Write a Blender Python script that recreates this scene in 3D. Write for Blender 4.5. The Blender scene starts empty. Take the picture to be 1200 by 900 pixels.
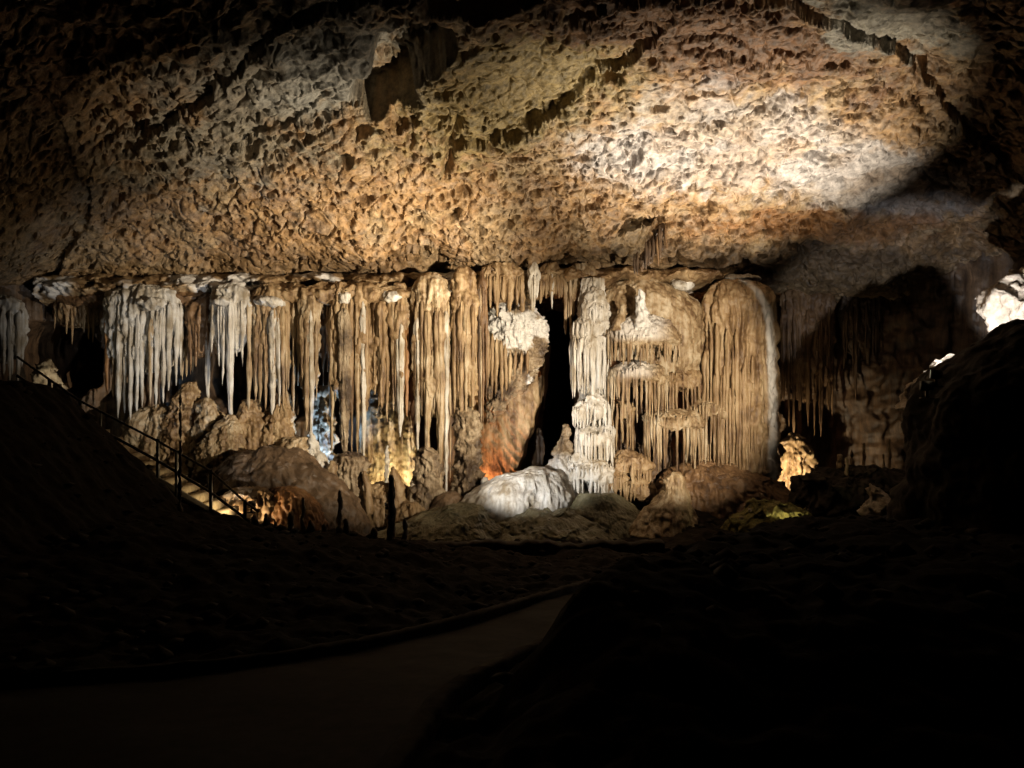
import bpy, math, random
import numpy as np
random.seed(7)
RNG = np.random.default_rng(11)
CAMZ = 3.9
scene = bpy.context.scene
COL = scene.collection

def W(px, py, Y):
    """photo coordinate + real distance -> world point"""
    return np.array([(px-600)*Y/1000.0, Y, CAMZ+(450-py)*Y/1000.0])

# ------------------------------------------------------------------ noise
_P = np.random.default_rng(5).permutation(256)
_P = np.concatenate([_P, _P, _P])
_G = np.random.default_rng(6).normal(size=(256, 3)); _G /= np.linalg.norm(_G, axis=1)[:, None]
def noise3(x, y, z):
    x = np.asarray(x, float); y = np.asarray(y, float)+0*x; z = np.asarray(z, float)+0*x
    xi = np.floor(x).astype(int); yi = np.floor(y).astype(int); zi = np.floor(z).astype(int)
    xf = x-xi; yf = y-yi; zf = z-zi
    u = xf*xf*xf*(xf*(xf*6-15)+10); v = yf*yf*yf*(yf*(yf*6-15)+10); w = zf*zf*zf*(zf*(zf*6-15)+10)
    xi &= 255; yi &= 255; zi &= 255
    def g(dx, dy, dz):
        h = _P[_P[_P[(xi+dx) & 255]+((yi+dy) & 255)]+((zi+dz) & 255)]
        gr = _G[h]
        return gr[..., 0]*(xf-dx)+gr[..., 1]*(yf-dy)+gr[..., 2]*(zf-dz)
    def L(a, b, t): return a+(b-a)*t
    return 1.6*L(L(L(g(0,0,0), g(1,0,0), u), L(g(0,1,0), g(1,1,0), u), v),
                 L(L(g(0,0,1), g(1,0,1), u), L(g(0,1,1), g(1,1,1), u), v), w)
def fbm(x, y, z, o=4, gain=.5):
    s = 0; a = 1.0; f = 1.0
    for i in range(o):
        s = s+a*noise3(x*f+17.3*i, y*f+5.1*i, z*f+9.7*i); a *= gain; f *= 2.03
    return s
def sst(a, b, x):
    t = np.clip((x-a)/(b-a), 0, 1); return t*t*(3-2*t)

# ------------------------------------------------------------------ objects
def thing(name, label, cat, loc, group=None, kind=None):
    o = bpy.data.objects.new(name, None); COL.objects.link(o)
    o.location = tuple(loc); o.empty_display_size = .2
    tag(o, label, cat, group, kind); return o
def tag(o, label=None, cat=None, group=None, kind=None):
    if label: o['label'] = label
    if cat: o['category'] = cat
    if group: o['group'] = group
    if kind: o['kind'] = kind
    return o
def link(name, V, F, mat, parent=None, loc=None, smooth=True, white=None):
    V = np.asarray(V, float)
    if parent is not None:
        org = np.array(parent.location)
        q = parent.parent
        while q is not None: org = org+np.array(q.location); q = q.parent
    else:
        org = np.zeros(3) if loc is None else np.asarray(loc, float)
    V = V-org
    me = bpy.data.meshes.new(name)
    F = np.asarray(F)
    if F.ndim == 2:
        nf, k = F.shape
        me.vertices.add(len(V)); me.vertices.foreach_set('co', V.astype(np.float32).ravel())
        me.loops.add(nf*k); me.loops.foreach_set('vertex_index', F.astype(np.int32).ravel())
        me.polygons.add(nf); me.polygons.foreach_set('loop_start', np.arange(0, nf*k, k, dtype=np.int32))
        me.update(calc_edges=True); me.validate()
    else:
        me.from_pydata([tuple(v) for v in V], [], [tuple(f) for f in F]); me.update()
    if smooth: me.polygons.foreach_set('use_smooth', np.ones(len(me.polygons), bool))
    if white is not None:
        a = me.attributes.new('white', 'FLOAT', 'POINT'); a.data.foreach_set('value', np.asarray(white, np.float32))
    me.materials.append(mat)
    o = bpy.data.objects.new(name, me); COL.objects.link(o)
    if parent is not None: o.parent = parent
    else: o.location = tuple(org)
    return o
def gridf(nr, nc, wrap=False):
    i = np.arange(nr-1)[:, None]; j = np.arange(nc if wrap else nc-1)[None, :]
    j2 = (j+1) % nc
    a = i*nc+j; b = i*nc+j2; c = (i+1)*nc+j2; d = (i+1)*nc+j
    return np.stack([a, d, c, b], -1).reshape(-1, 4)
def boxes(name, lst, mat, parent=None, loc=None):
    """lst of (centre, size, rotation matrix or None)"""
    V = []; F = []
    for c, s, R in lst:
        b = len(V); c = np.array(c, float); s = np.array(s, float)/2
        for dx in (-1, 1):
            for dy in (-1, 1):
                for dz in (-1, 1):
                    p = np.array([dx, dy, dz])*s
                    if R is not None: p = R@p
                    V.append(c+p)
        for f in ((0,1,3,2),(4,6,7,5),(0,4,5,1),(2,3,7,6),(0,2,6,4),(1,5,7,3)): F.append([b+i for i in f])
    return link(name, V, np.array(F), mat, parent, loc, smooth=False)
def tube(name, pts, r, mat, parent=None, loc=None, n=10):
    pts = np.array(pts, float); rs = np.ones(len(pts))*r
    V = []; 
    for i, p in enumerate(pts):
        d = pts[min(i+1, len(pts)-1)]-pts[max(i-1, 0)]; d /= np.linalg.norm(d)
        a = np.cross(d, [0, 0, 1] if abs(d[2]) < .9 else [1, 0, 0]); a /= np.linalg.norm(a); b = np.cross(d, a)
        for k in range(n):
            t = 2*math.pi*k/n; V.append(p+rs[i]*(a*math.cos(t)+b*math.sin(t)))
    F = gridf(len(pts), n, True).tolist()
    F.append(list(range(n))[::-1]); F.append([len(V)-n+k for k in range(n)])
    o = link(name, V, np.array(F, dtype=object), mat, parent, loc)
    return o

_seed = [0]
def body(prof, Y, dr=1.0, lump=.04, lscale=.35, flute=.0, ffreq=9., ripple=0., rfreq=14., top_open=False,
         nseg=None, zstep=.035, vstretch=1., seed=None, popcorn=0., scallop=0., lobes=0., fine=.02):
    """A solid of stacked rings along a profile of (centre px, y px, half width px), roughened in 3D."""
    if seed is None: _seed[0] += 1; seed = _seed[0]
    P = np.array(prof, float)
    cx = (P[:, 0]-600)*Y/1000; zz = CAMZ+(450-P[:, 1])*Y/1000; rr = np.maximum(P[:, 2]*Y/1000, .004)
    # densify by arc length
    seg = np.hypot(np.diff(zz), np.diff(rr)); s = np.concatenate([[0], np.cumsum(seg)])
    n = int(np.clip(s[-1]/zstep, 6, 260)); t = np.linspace(0, s[-1], n)
    def it(v):
        m = np.gradient(v, s); m[0] = (v[1]-v[0])/(s[1]-s[0]); m[-1] = (v[-1]-v[-2])/(s[-1]-s[-2])
        k = np.clip(np.searchsorted(s, t, 'right')-1, 0, len(s)-2); h = s[k+1]-s[k]; u = (t-s[k])/h
        d = (v[k+1]-v[k])/h
        m0 = np.where(np.sign(m[k]) == np.sign(d), np.sign(d)*np.minimum(abs(m[k]), 3*abs(d)), 0)
        m1 = np.where(np.sign(m[k+1]) == np.sign(d), np.sign(d)*np.minimum(abs(m[k+1]), 3*abs(d)), 0)
        return (2*u**3-3*u**2+1)*v[k]+(u**3-2*u**2+u)*h*m0+(-2*u**3+3*u**2)*v[k+1]+(u**3-u**2)*h*m1
    cx = it(cx); zz = it(zz); rr = np.maximum(it(rr), .003)
    R = rr.max()
    if nseg is None: nseg = int(np.clip(2*math.pi*R/.028, 9, 400))
    th = np.linspace(0, 2*math.pi, nseg, endpoint=False)
    C, S = np.cos(th)[None, :], np.sin(th)[None, :]
    X = cx[:, None]+rr[:, None]*C; Yy = Y+rr[:, None]*S*dr; Z = zz[:, None]+0*X
    o = seed*13.37
    a = np.minimum(1, rr/.12)[:, None]
    d = lump*fbm(X/lscale+o, Yy/lscale, Z/(lscale*vstretch), 4)*np.minimum(1, rr/lscale/.5+.25)[:, None]
    if flute:
        w = .05*fbm(X*2+o, Yy*2, Z*1.3, 2)
        f1 = 1-np.abs(noise3((X+w)*ffreq+o, (Yy+w)*ffreq, Z*.55))*2
        f2 = 1-np.abs(noise3((X+w)*ffreq*2.3+o, (Yy+w)*ffreq*2.3, Z*.9))*2
        d = d+flute*(f1*.8+f2*.35-.6)*a
    if ripple:
        ph = Z*rfreq+1.6*fbm(X*1.6+o, Yy*1.6, Z*.8, 3)
        d = d+ripple*(np.abs(np.sin(ph*math.pi))**.6)*a
    if popcorn:
        d = d+popcorn*(1-np.abs(noise3(X*9+o, Yy*9, Z*9))*3)*a
    if lobes:
        d = d-lobes*rr[:, None]*(np.abs(noise3(C*1.9+o, S*1.9, Z*.5))*2.2+.5*np.abs(noise3(C*4+o, S*4, Z*.9))*2)
    if R > .15 and fine:
        d = d+fine*fbm(X*11+o, Yy*11, Z*9, 3)*a*1.4
    X = X+d*C; Yy = Yy+d*S
    # slope areas also move up and down
    sl = np.clip(np.abs(np.gradient(rr))/np.maximum(np.hypot(np.gradient(rr), np.gradient(zz)), 1e-6), 0, 1)[:, None]
    Z = Z+sl*lump*.8*fbm(X/lscale+o, Yy/lscale+3, Z/lscale, 4)
    if scallop:
        Z = Z+scallop*noise3(C*1.4+o, S*1.4, 0*C)*np.minimum(1, rr/R)[:, None]
    V = np.stack([X, Yy, Z], -1).reshape(-1, 3)
    F = gridf(n, nseg, True)
    top = np.array([[cx[0], Y, Z[0].mean()]]); bot = np.array([[cx[-1], Y, Z[-1].mean()]])
    b = len(V); V = np.concatenate([V, top, bot])
    k = np.arange(nseg); k2 = (k+1) % nseg
    Ft = np.stack([np.full(nseg, b), k, k2, k2], -1); l = (n-1)*nseg
    Fb = np.stack([np.full(nseg, b+1), l+k2, l+k, l+k], -1)
    return V, F, Ft[:, :3], Fb[:, :3]
def solid(name, prof, Y, mat, parent=None, loc=None, white=None, **k):
    V, F, Ft, Fb = body(prof, Y, **k)
    me_f = F.tolist()+Ft.tolist()+Fb.tolist()
    loops = np.concatenate([F.ravel(), Ft.ravel(), Fb.ravel()]).astype(np.int32)
    sizes = np.concatenate([np.full(len(F), 4), np.full(len(Ft)+len(Fb), 3)])
    starts = np.concatenate([[0], np.cumsum(sizes)[:-1]]).astype(np.int32)
    if parent is not None:
        org = np.array(parent.location); q = parent.parent
        while q is not None: org = org+np.array(q.location); q = q.parent
    else: org = np.array(loc if loc is not None else W(prof[-1][0], prof[-1][1], Y), float)
    me = bpy.data.meshes.new(name)
    me.vertices.add(len(V)); me.vertices.foreach_set('co', (V-org).astype(np.float32).ravel())
    me.loops.add(len(loops)); me.loops.foreach_set('vertex_index', loops)
    me.polygons.add(len(sizes)); me.polygons.foreach_set('loop_start', starts)
    me.update(calc_edges=True)
    me.polygons.foreach_set('use_smooth', np.ones(len(sizes), bool))
    if white is not None:
        px = 600+V[:, 0]*1000/V[:, 1]; py = 450-(V[:, 2]-CAMZ)*1000/V[:, 1]
        a = me.attributes.new('white', 'FLOAT', 'POINT'); a.data.foreach_set('value', white(V, px, py).astype(np.float32))
    me.materials.append(mat)
    o = bpy.data.objects.new(name, me); COL.objects.link(o)
    if parent is not None: o.parent = parent
    else: o.location = tuple(org)
    return o

# ------------------------------------------------------------------ materials
def new_mat(name):
    m = bpy.data.materials.new(name); m.use_nodes = True
    nt = m.node_tree; bs = nt.nodes['Principled BSDF']; return m, nt, bs
def calcite(name, dark, mid, light, rough=.5, streak=1., bump=.35, fine=30., hpos=.5, popcorn=0.):
    dark, mid, light = [tuple(q*.78 for q in c_) for c_ in (dark, mid, light)]
    m, nt, bs = new_mat(name); N = nt.nodes.new; L = nt.links.new
    geo = N('ShaderNodeNewGeometry')
    mp = N('ShaderNodeMapping'); mp.inputs['Scale'].default_value = (1, 1, .07); L(geo.outputs['Position'], mp.inputs['Vector'])
    n1 = N('ShaderNodeTexNoise'); n1.inputs['Scale'].default_value = 7; n1.inputs['Detail'].default_value = 7; n1.inputs['Roughness'].default_value = .65
    L(mp.outputs[0], n1.inputs['Vector'])
    n2 = N('ShaderNodeTexNoise'); n2.inputs['Scale'].default_value = 1.7; n2.inputs['Detail'].default_value = 6; n2.inputs['Roughness'].default_value = .6
    L(geo.outputs['Position'], n2.inputs['Vector'])
    mx = N('ShaderNodeMix'); mx.data_type = 'FLOAT'; mx.inputs[0].default_value = .55*streak
    L(n2.outputs[0], mx.inputs[2]); L(n1.outputs[0], mx.inputs[3])
    cr = N('ShaderNodeValToRGB'); e = cr.color_ramp.elements
    e[0].position = .40; e[0].color = (*dark, 1); e[1].position = .61; e[1].color = (*light, 1)
    k = e.new(hpos); k.color = (*mid, 1)
    L(mx.outputs[0], cr.inputs[0])
    at = N('ShaderNodeAttribute'); at.attribute_name = 'white'
    mw = N('ShaderNodeMix'); mw.data_type = 'RGBA'; L(at.outputs['Fac'], mw.inputs[0]); L(cr.outputs[0], mw.inputs[6])
    mw.inputs[7].default_value = (.74, .73, .72, 1)
    L(mw.outputs[2], bs.inputs['Base Color'])
    n3 = N('ShaderNodeTexNoise'); n3.inputs['Scale'].default_value = fine; n3.inputs['Detail'].default_value = 5; L(geo.outputs['Position'], n3.inputs['Vector'])
    mp2 = N('ShaderNodeMapping'); mp2.inputs['Scale'].default_value = (1, 1, .05); L(geo.outputs['Position'], mp2.inputs['Vector'])
    n4 = N('ShaderNodeTexNoise'); n4.inputs['Scale'].default_value = 26; n4.inputs['Detail'].default_value = 3; L(mp2.outputs[0], n4.inputs['Vector'])
    ad = N('ShaderNodeMath'); ad.operation = 'ADD'; L(n3.outputs[0], ad.inputs[0]); L(n4.outputs[0], ad.inputs[1])
    bp = N('ShaderNodeBump'); bp.inputs['Strength'].default_value = bump; bp.inputs['Distance'].default_value = .04
    L(ad.outputs[0], bp.inputs['Height']); L(bp.outputs[0], bs.inputs['Normal'])
    rr = N('ShaderNodeMapRange'); rr.inputs['To Min'].default_value = rough-.18; rr.inputs['To Max'].default_value = rough+.25
    L(n3.outputs[0], rr.inputs['Value']); L(rr.outputs[0], bs.inputs['Roughness'])
    return m
M = {}
M['cream'] = calcite('cream_calcite', (.16, .09, .04), (.42, .30, .17), (.66, .55, .40))
M['white'] = calcite('white_calcite', (.36, .29, .20), (.62, .57, .50), (.78, .76, .73), streak=.8)
M['tan'] = calcite('tan_calcite', (.13, .07, .03), (.34, .22, .11), (.52, .38, .22))
M['brown'] = calcite('brown_calcite', (.07, .035, .015), (.20, .11, .05), (.33, .20, .10))
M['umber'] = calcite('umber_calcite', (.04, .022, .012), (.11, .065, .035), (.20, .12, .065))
M['orange'] = calcite('orange_calcite', (.14, .06, .02), (.36, .17, .06), (.48, .27, .12))
M['popcorn'] = calcite('knobbly_calcite', (.08, .05, .03), (.28, .20, .12), (.48, .38, .26), streak=.3, bump=.9, fine=14)
M['smooth'] = calcite('smooth_flowstone', (.08, .05, .028), (.17, .11, .065), (.27, .18, .11), streak=.5, bump=.4, rough=.42)
M['pale'] = calcite('pale_greenish_flowstone', (.11, .10, .055), (.22, .20, .12), (.33, .31, .21), streak=.4, bump=.5, rough=.42, fine=18)
def plain(name, a, b, rough=.8, scale=6., bump=.5, dist=.05, metal=0., spec=.3):
    m, nt, bs = new_mat(name); N = nt.nodes.new; L = nt.links.new
    geo = N('ShaderNodeNewGeometry')
    n = N('ShaderNodeTexNoise'); n.inputs['Scale'].default_value = scale; n.inputs['Detail'].default_value = 8; n.inputs['Roughness'].default_value = .65
    L(geo.outputs['Position'], n.inputs['Vector'])
    cr = N('ShaderNodeValToRGB'); e = cr.color_ramp.elements; e[0].position = .35; e[1].position = .68
    e[0].color = (*a, 1); e[1].color = (*b, 1); L(n.outputs[0], cr.inputs[0]); L(cr.outputs[0], bs.inputs['Base Color'])
    bp = N('ShaderNodeBump'); bp.inputs['Strength'].default_value = bump; bp.inputs['Distance'].default_value = dist
    L(n.outputs[0], bp.inputs['Height']); L(bp.outputs[0], bs.inputs['Normal'])
    bs.inputs['Roughness'].default_value = rough; bs.inputs['Specular IOR Level'].default_value = spec; bs.inputs['Metallic'].default_value = metal
    return m
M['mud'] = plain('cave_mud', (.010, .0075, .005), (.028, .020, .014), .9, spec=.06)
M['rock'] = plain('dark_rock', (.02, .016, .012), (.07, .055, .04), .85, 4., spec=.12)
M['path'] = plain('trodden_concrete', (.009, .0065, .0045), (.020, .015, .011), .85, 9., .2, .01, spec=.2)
M['kerb'] = plain('kerb_stone', (.03, .024, .018), (.06, .048, .034), .85, 9., .4, .02, spec=.12)
M['step'] = plain('worn_stone_step', (.20, .15, .09), (.40, .32, .20), .8, 8., .5, .02)
M['metal'] = plain('painted_metal', (.05, .045, .04), (.10, .09, .075), .45, 20., .1, .005, .6)
M['moss'] = plain('mossy_rock', (.05, .045, .015), (.26, .22, .07), .8, 9., .8, .06)
M['litrock'] = plain('pale_limestone', (.20, .15, .10), (.55, .46, .36), .7, 3.5, .9, .10)
def lens(name, col, e):
    m, nt, bs = new_mat(name); bs.inputs['Base Color'].default_value = (.8, .8, .8, 1)
    bs.inputs['Emission Color'].default_value = (*col, 1); bs.inputs['Emission Strength'].default_value = e
    return m
M['lens_warm'] = lens('warm_lamp_glass', (1, .82, .55), .8)
M['lens_hot'] = lens('bright_lamp_glass', (1, .9, .7), 25.)
M['lens_cool'] = lens('cool_lamp_glass', (.85, .92, 1), 6.)

# ------------------------------------------------------------------ ceiling
def ceiling():
    m, nt, bs = new_mat('ceiling_rock'); N = nt.nodes.new; L = nt.links.new
    geo = N('ShaderNodeNewGeometry')
    at = N('ShaderNodeAttribute'); at.attribute_name = 'mineral'
    n = N('ShaderNodeTexNoise'); n.inputs['Scale'].default_value = 5.5; n.inputs['Detail'].default_value = 9; n.inputs['Roughness'].default_value = .7
    L(geo.outputs['Position'], n.inputs['Vector'])
    mr = N('ShaderNodeMapRange'); mr.inputs['From Min'].default_value = .32; mr.inputs['From Max'].default_value = .68
    mr.inputs['To Min'].default_value = .22; mr.inputs['To Max'].default_value = 1.0; L(n.outputs[0], mr.inputs['Value'])
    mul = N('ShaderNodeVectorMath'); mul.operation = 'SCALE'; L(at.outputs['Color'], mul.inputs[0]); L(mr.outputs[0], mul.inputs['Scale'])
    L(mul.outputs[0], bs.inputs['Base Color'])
    n2 = N('ShaderNodeTexNoise'); n2.inputs['Scale'].default_value = 16; n2.inputs['Detail'].default_value = 6; L(geo.outputs['Position'], n2.inputs['Vector'])
    bp = N('ShaderNodeBump'); bp.inputs['Strength'].default_value = .8; bp.inputs['Distance'].default_value = .035
    L(n2.outputs[0], bp.inputs['Height']); L(bp.outputs[0], bs.inputs['Normal']); bs.inputs['Roughness'].default_value = .62
    # profile from the back wall up, over the camera and down behind it
    PY = np.array([24.6, 23.4, 22.4, 21.4, 20.2, 18.7, 17, 15, 13, 10.5]); PZ = np.array([2.15, 2.42, 2.72, 3.45, 4.3, 5.0, 5.6, 6.0, 6.25, 6.4])
    s = np.concatenate([[0], np.cumsum(np.hypot(np.diff(PY), np.diff(PZ)))])
    nt_ = 760
    t = np.linspace(0, s[-1], nt_); yy = np.interp(t, s, PY); zz = np.interp(t, s, PZ)
    ker = np.hanning(31); ker /= ker.sum()
    def sm(v): return np.convolve(np.pad(v, 15, mode='reflect', reflect_type='odd'), ker, 'valid')
    yy = sm(yy); zz = sm(zz)
    t2 = np.linspace(0, 1, 40)[1:]; yy = np.concatenate([yy, 10.5-22*t2]); zz = np.concatenate([zz, 6.4-.2*t2-6*sst(.6, 1, t2)*t2])
    xx = np.concatenate([np.linspace(-17, -12.6, 60), np.linspace(-12.55, 12.55, 1120), np.linspace(12.6, 17, 60)]); nx = len(xx)
    X = xx[None, :]+0*yy[:, None]; Y = yy[:, None]+0*X; Z = zz[:, None]+0*X
    side = sst(8.6, 14.5, np.abs(X-.6)+.22*np.clip(19-Y, 0, 8)); Z = Z-side*np.clip((22.6-Y)/3, 0, 1)*2.6
    px = 600+1000*X/np.maximum(Y, 1); py = 450-1000*Z/np.maximum(Y, 1)
    # local outward direction (into the rock)
    dy = np.gradient(yy); dz = np.gradient(zz); ln = np.hypot(dy, dz); ny = -(-dz/ln); nz = -dy/ln
    ny = (-dz/ln)[:, None]*-1; nz = (-dy/ln)[:, None]
    ny = np.abs(ny); nz = np.abs(nz)
    H = .28*fbm(X*.35, Y*.35, Z*.35, 3)+.07*fbm(X*1.7, Y*1.7+4, Z*1.7, 3)
    def dist(poly):
        best = np.full(px.shape, 1e9); sg = np.zeros(px.shape)
        for (x0, y0), (x1, y1) in zip(poly[:-1], poly[1:]):
            vx, vy = x1-x0, y1-y0; tt = np.clip(((px-x0)*vx+(py-y0)*vy)/(vx*vx+vy*vy), 0, 1)
            qx = px-x0-tt*vx; qy = py-y0-tt*vy; dd = np.hypot(qx, qy); up = (vx*qy-vy*qx) < 0
            m_ = dd < best; best = np.where(m_, dd, best); sg = np.where(m_, np.where(up, 1, -1), sg)
        return best*sg, best
    jit = 8*fbm(X*1.0, Y*1.0, Z*1.0+8, 2)+1.2*noise3(X*6, Y*6, Z*6)
    ledges = [([(240,360),(330,345),(420,328),(500,318),(600,322),(700,318)], .10, 10),
              ([(120,178),(200,150),(290,90),(330,42),(400,20)], .24, 45),
              ([(320,168),(400,140),(470,150)], .16, 22),
              ([(150,185),(250,175),(330,160),(420,100)], .12, 22),
              ([(560,172),(640,148),(690,112),(716,95),(752,66)], .26, 40),
              ([(640,30),(760,44),(900,80),(1010,92),(1090,140)], .12, 22),
              ([(700,20),(860,6),(985,38),(1060,84),(1150,170)], .25, 50),
              ([(780,292),(900,272),(1010,270),(1100,290)], .15, 26),
              ([(60,330),(110,250),(90,200)], .3, 30)]
    for poly, A, Lg in ledges:
        sd, ad = dist(poly); sd = sd+jit
        H = H+A*np.where(sd > 0, np.exp(-np.clip(sd, 0, 1e3)/Lg), 0)*(ad < 300)*sst(-5, 4, sd)
    for poly, wd, A in [([(538,148),(528,180),(520,218)], 4, .35), ([(866,150),(890,175),(900,210)], 2.5, .12),
                        ([(775,262),(765,290),(752,318)], 4, .3), ([(1000,205),(930,232),(880,225)], 2.5, .08)]:
        sd, ad = dist(poly); H = H+A*np.exp(-((ad+jit*.5)/wd)**2)
    NZ = .30*fbm(X*4+3, Y*4, Z*4, 3)
    # the deep pocket up left of the middle
    def blobf(cx, cy, rx, ry, rot=0, oc=4):
        c, s_ = math.cos(rot), math.sin(rot); u = ((px-cx)*c+(py-cy)*s_)/rx; v = (-(px-cx)*s_+(py-cy)*c)/ry
        return np.sqrt(u*u+v*v)+.35*fbm(X*1.3, Y*1.3, Z*1.3, oc)+(NZ if oc == 4 else 0)
    hole = np.minimum.reduce([blobf(485, 65, 62, 34, -.65, 2), blobf(445, 118, 34, 30, 0, 2), blobf(560, 10, 80, 16, 0, 2)])
    H = H+.95*(1-sst(.72, 1.05, hole))
    X0, Y0, Z0 = X, Y, Z; Y = Y+ny*H; Z = Z+nz*H
    # pitting: strong in the lower band, scaled and masked per region
    q = fbm(X*.8+3, Y*.8, Z*.8, 2)
    warp = .12*fbm(X*2.2, Y*2.2, Z*2.2, 2)
    sk = .35*X
    arc = np.concatenate([[0], np.cumsum(np.hypot(np.diff(yy), np.diff(zz)))])[:, None]
    wx = .05*noise3(X*5, Y*5, Z*5)+.03*noise3(X*13, Y*13, Z*13+4); wy = .05*noise3(X*5+40, Y*5, Z*5)+.03*noise3(X*13+40, Y*13, Z*13+4)
    def spots(cs, an, rot_, seed, keep):
        """irregular pockets scattered over the roof, one per kept cell"""
        c_, s_ = math.cos(rot_), math.sin(rot_); A = X+wx; B = arc+wy
        u = (A*c_+B*s_)/(cs*an); v = (-A*s_+B*c_)/cs
        ui = np.floor(u).astype(int); vi = np.floor(v).astype(int); best = np.full(u.shape, 9.)
        tab = np.random.default_rng(seed).random((4, 256, 256))
        for du in (-1, 0, 1):
            for dv in (-1, 0, 1):
                a_ = (ui+du) & 255; b_ = (vi+dv) & 255
                fx = ui+du+.15+.7*tab[0][a_, b_]; fy = vi+dv+.15+.7*tab[1][a_, b_]; rad = .16+.34*tab[2][a_, b_]**1.5
                d = np.hypot(u-fx, v-fy)/rad; d = np.where(tab[3][a_, b_] < keep+.45*q, d, 9.); best = np.minimum(best, d)
        return 1-sst(.55, 1.05, best)
    pit = np.maximum.reduce([spots(.21, 1.5, .55, 1, .62)*sst(760, 560, px), spots(.24, 1.9, -.05, 2, .55)*sst(560, 760, px), .6*spots(.13, 1.2, .3, 3, .5), 1.5*spots(.62, 1.5, .35, 4, .22)])
    smooth = np.clip(np.maximum.reduce([1-blobf(1035, 215, 130, 45), .8-blobf(860, 175, 110, 26), 1-blobf(390, 80, 110, 60, -.5), 1-blobf(620, 95, 120, 50, -.4), 1-blobf(1050, 20, 110, 60)])*2, 0, 1)
    amt = (1-.8*smooth)
    plate = np.abs(noise3(X*1.9+7, Y*1.9, Z*1.9))
    H = H+np.interp(px, [0, 600, 900], [.19, .19, .16])*np.minimum(pit, 1.5)*amt*sst(338, 322, py)+.028*fbm(X*7, Y*7, Z*7, 3)+.10*sst(.09, .0, plate)*(1-.4*smooth)+.05*fbm(X*2.6+1, Y*2.6, Z*2.6, 2)
    # layered bedding in the upper left
    ul = sst(520, 350, px)*sst(230, 170, py)
    H = H+ul*.12*np.abs(np.sin((py*.10+px*.045+2.5*fbm(X*.7, Y*.7, Z*.7, 3))))
    X, Y, Z = X0, Y0, Z0
    Yd = Y+ny*H; Zd = Z+nz*H
    V = np.stack([X+.03*fbm(X*5, Y*5, Z*5+4, 2), Yd, Zd+CAMZ], -1).reshape(-1, 3)
    # mineral colours
    def col(c): return np.array(c)[None, None, :]
    wn = .5+.5*fbm(X*1.1+2, Y*1.1, Z*1.1, 4)
    c = col((.43, .26, .12))+0*X[..., None]
    def mixc(c, a, cc): a = np.clip(a, 0, 1)[..., None]; return c*(1-a)+col(cc)*a
    c = mixc(c, sst(.45, .8, .5+.5*fbm(X*2.2, Y*2.2, Z*2.2+7, 4))*.6, (.25, .14, .07))
    c = mixc(c, sst(.5, .75, .5+.6*fbm(X*3.2+4, Y*3.2, Z*3.2, 3))*.45, (.55, .40, .27))
    c = mixc(c, sst(.5, .72, .5+.7*fbm(X*.8+11, Y*.8, Z*.8, 3))*.4, (.48, .37, .22))
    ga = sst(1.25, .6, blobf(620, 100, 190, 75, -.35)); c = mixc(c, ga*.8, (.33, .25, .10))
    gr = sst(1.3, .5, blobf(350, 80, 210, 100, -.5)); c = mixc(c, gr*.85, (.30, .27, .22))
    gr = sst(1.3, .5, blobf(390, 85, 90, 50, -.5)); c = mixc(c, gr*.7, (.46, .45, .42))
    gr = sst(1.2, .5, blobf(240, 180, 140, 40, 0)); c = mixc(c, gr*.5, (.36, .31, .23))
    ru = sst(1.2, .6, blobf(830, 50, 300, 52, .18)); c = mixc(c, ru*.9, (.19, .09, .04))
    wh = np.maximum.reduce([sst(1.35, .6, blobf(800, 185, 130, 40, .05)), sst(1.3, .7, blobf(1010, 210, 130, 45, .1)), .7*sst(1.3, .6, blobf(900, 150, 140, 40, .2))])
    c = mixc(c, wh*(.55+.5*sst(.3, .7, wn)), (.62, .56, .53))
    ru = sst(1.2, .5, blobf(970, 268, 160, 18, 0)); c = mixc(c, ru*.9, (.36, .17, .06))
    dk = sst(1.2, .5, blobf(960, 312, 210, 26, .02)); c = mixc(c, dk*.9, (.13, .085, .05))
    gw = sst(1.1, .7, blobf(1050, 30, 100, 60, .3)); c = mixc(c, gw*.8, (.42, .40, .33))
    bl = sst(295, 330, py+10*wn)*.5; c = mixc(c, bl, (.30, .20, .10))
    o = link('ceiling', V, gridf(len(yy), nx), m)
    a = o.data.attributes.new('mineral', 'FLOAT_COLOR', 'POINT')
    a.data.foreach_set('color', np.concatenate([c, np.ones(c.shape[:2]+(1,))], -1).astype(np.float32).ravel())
    tag(o, kind='structure')
ceiling()

# ------------------------------------------------------------------ ground, path, rear wall, side hills
def ground_z(x, y):
    x = np.asarray(x, float); y = np.asarray(y, float)+0*x
    base = -1.6-.1*np.clip(y, -8, 24)
    rz = np.interp(x, [-30,-12,-9,-8.1,-7.35,-6.6,-5.8,-4.65,-3,-1.8,-1.2,-.4], [.6,.3,-.09,-.16,-.82,-1.5,-2.25,-2.55,-2.72,-2.88,-3.0,-3.1])+.04
    f = sst(4, 13, y)*(1-sst(15.3, 17.8, y))
    z = base+np.maximum(rz+3.1, 0)*f
    # gentle bank along the right of the path
    pr = np.interp(y, [4.57, 5.7, 7, 8.65, 11, 15, 18], [-.5, -.4, .15, 1.0, 2.25, 4.25, 6.1])
    z = z+.85*sst(.0, 1.1, x-pr)*sst(3, 6, y)*(1-sst(12, 16, y))
    z = z+.45*sst(15.5, 21.5, y)*sst(2.5, 4.5, x)+sst(19, 22, y)*.25
    z = z+.9*sst(7, 9, x)*sst(14, 20, y)*0
    return z
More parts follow.
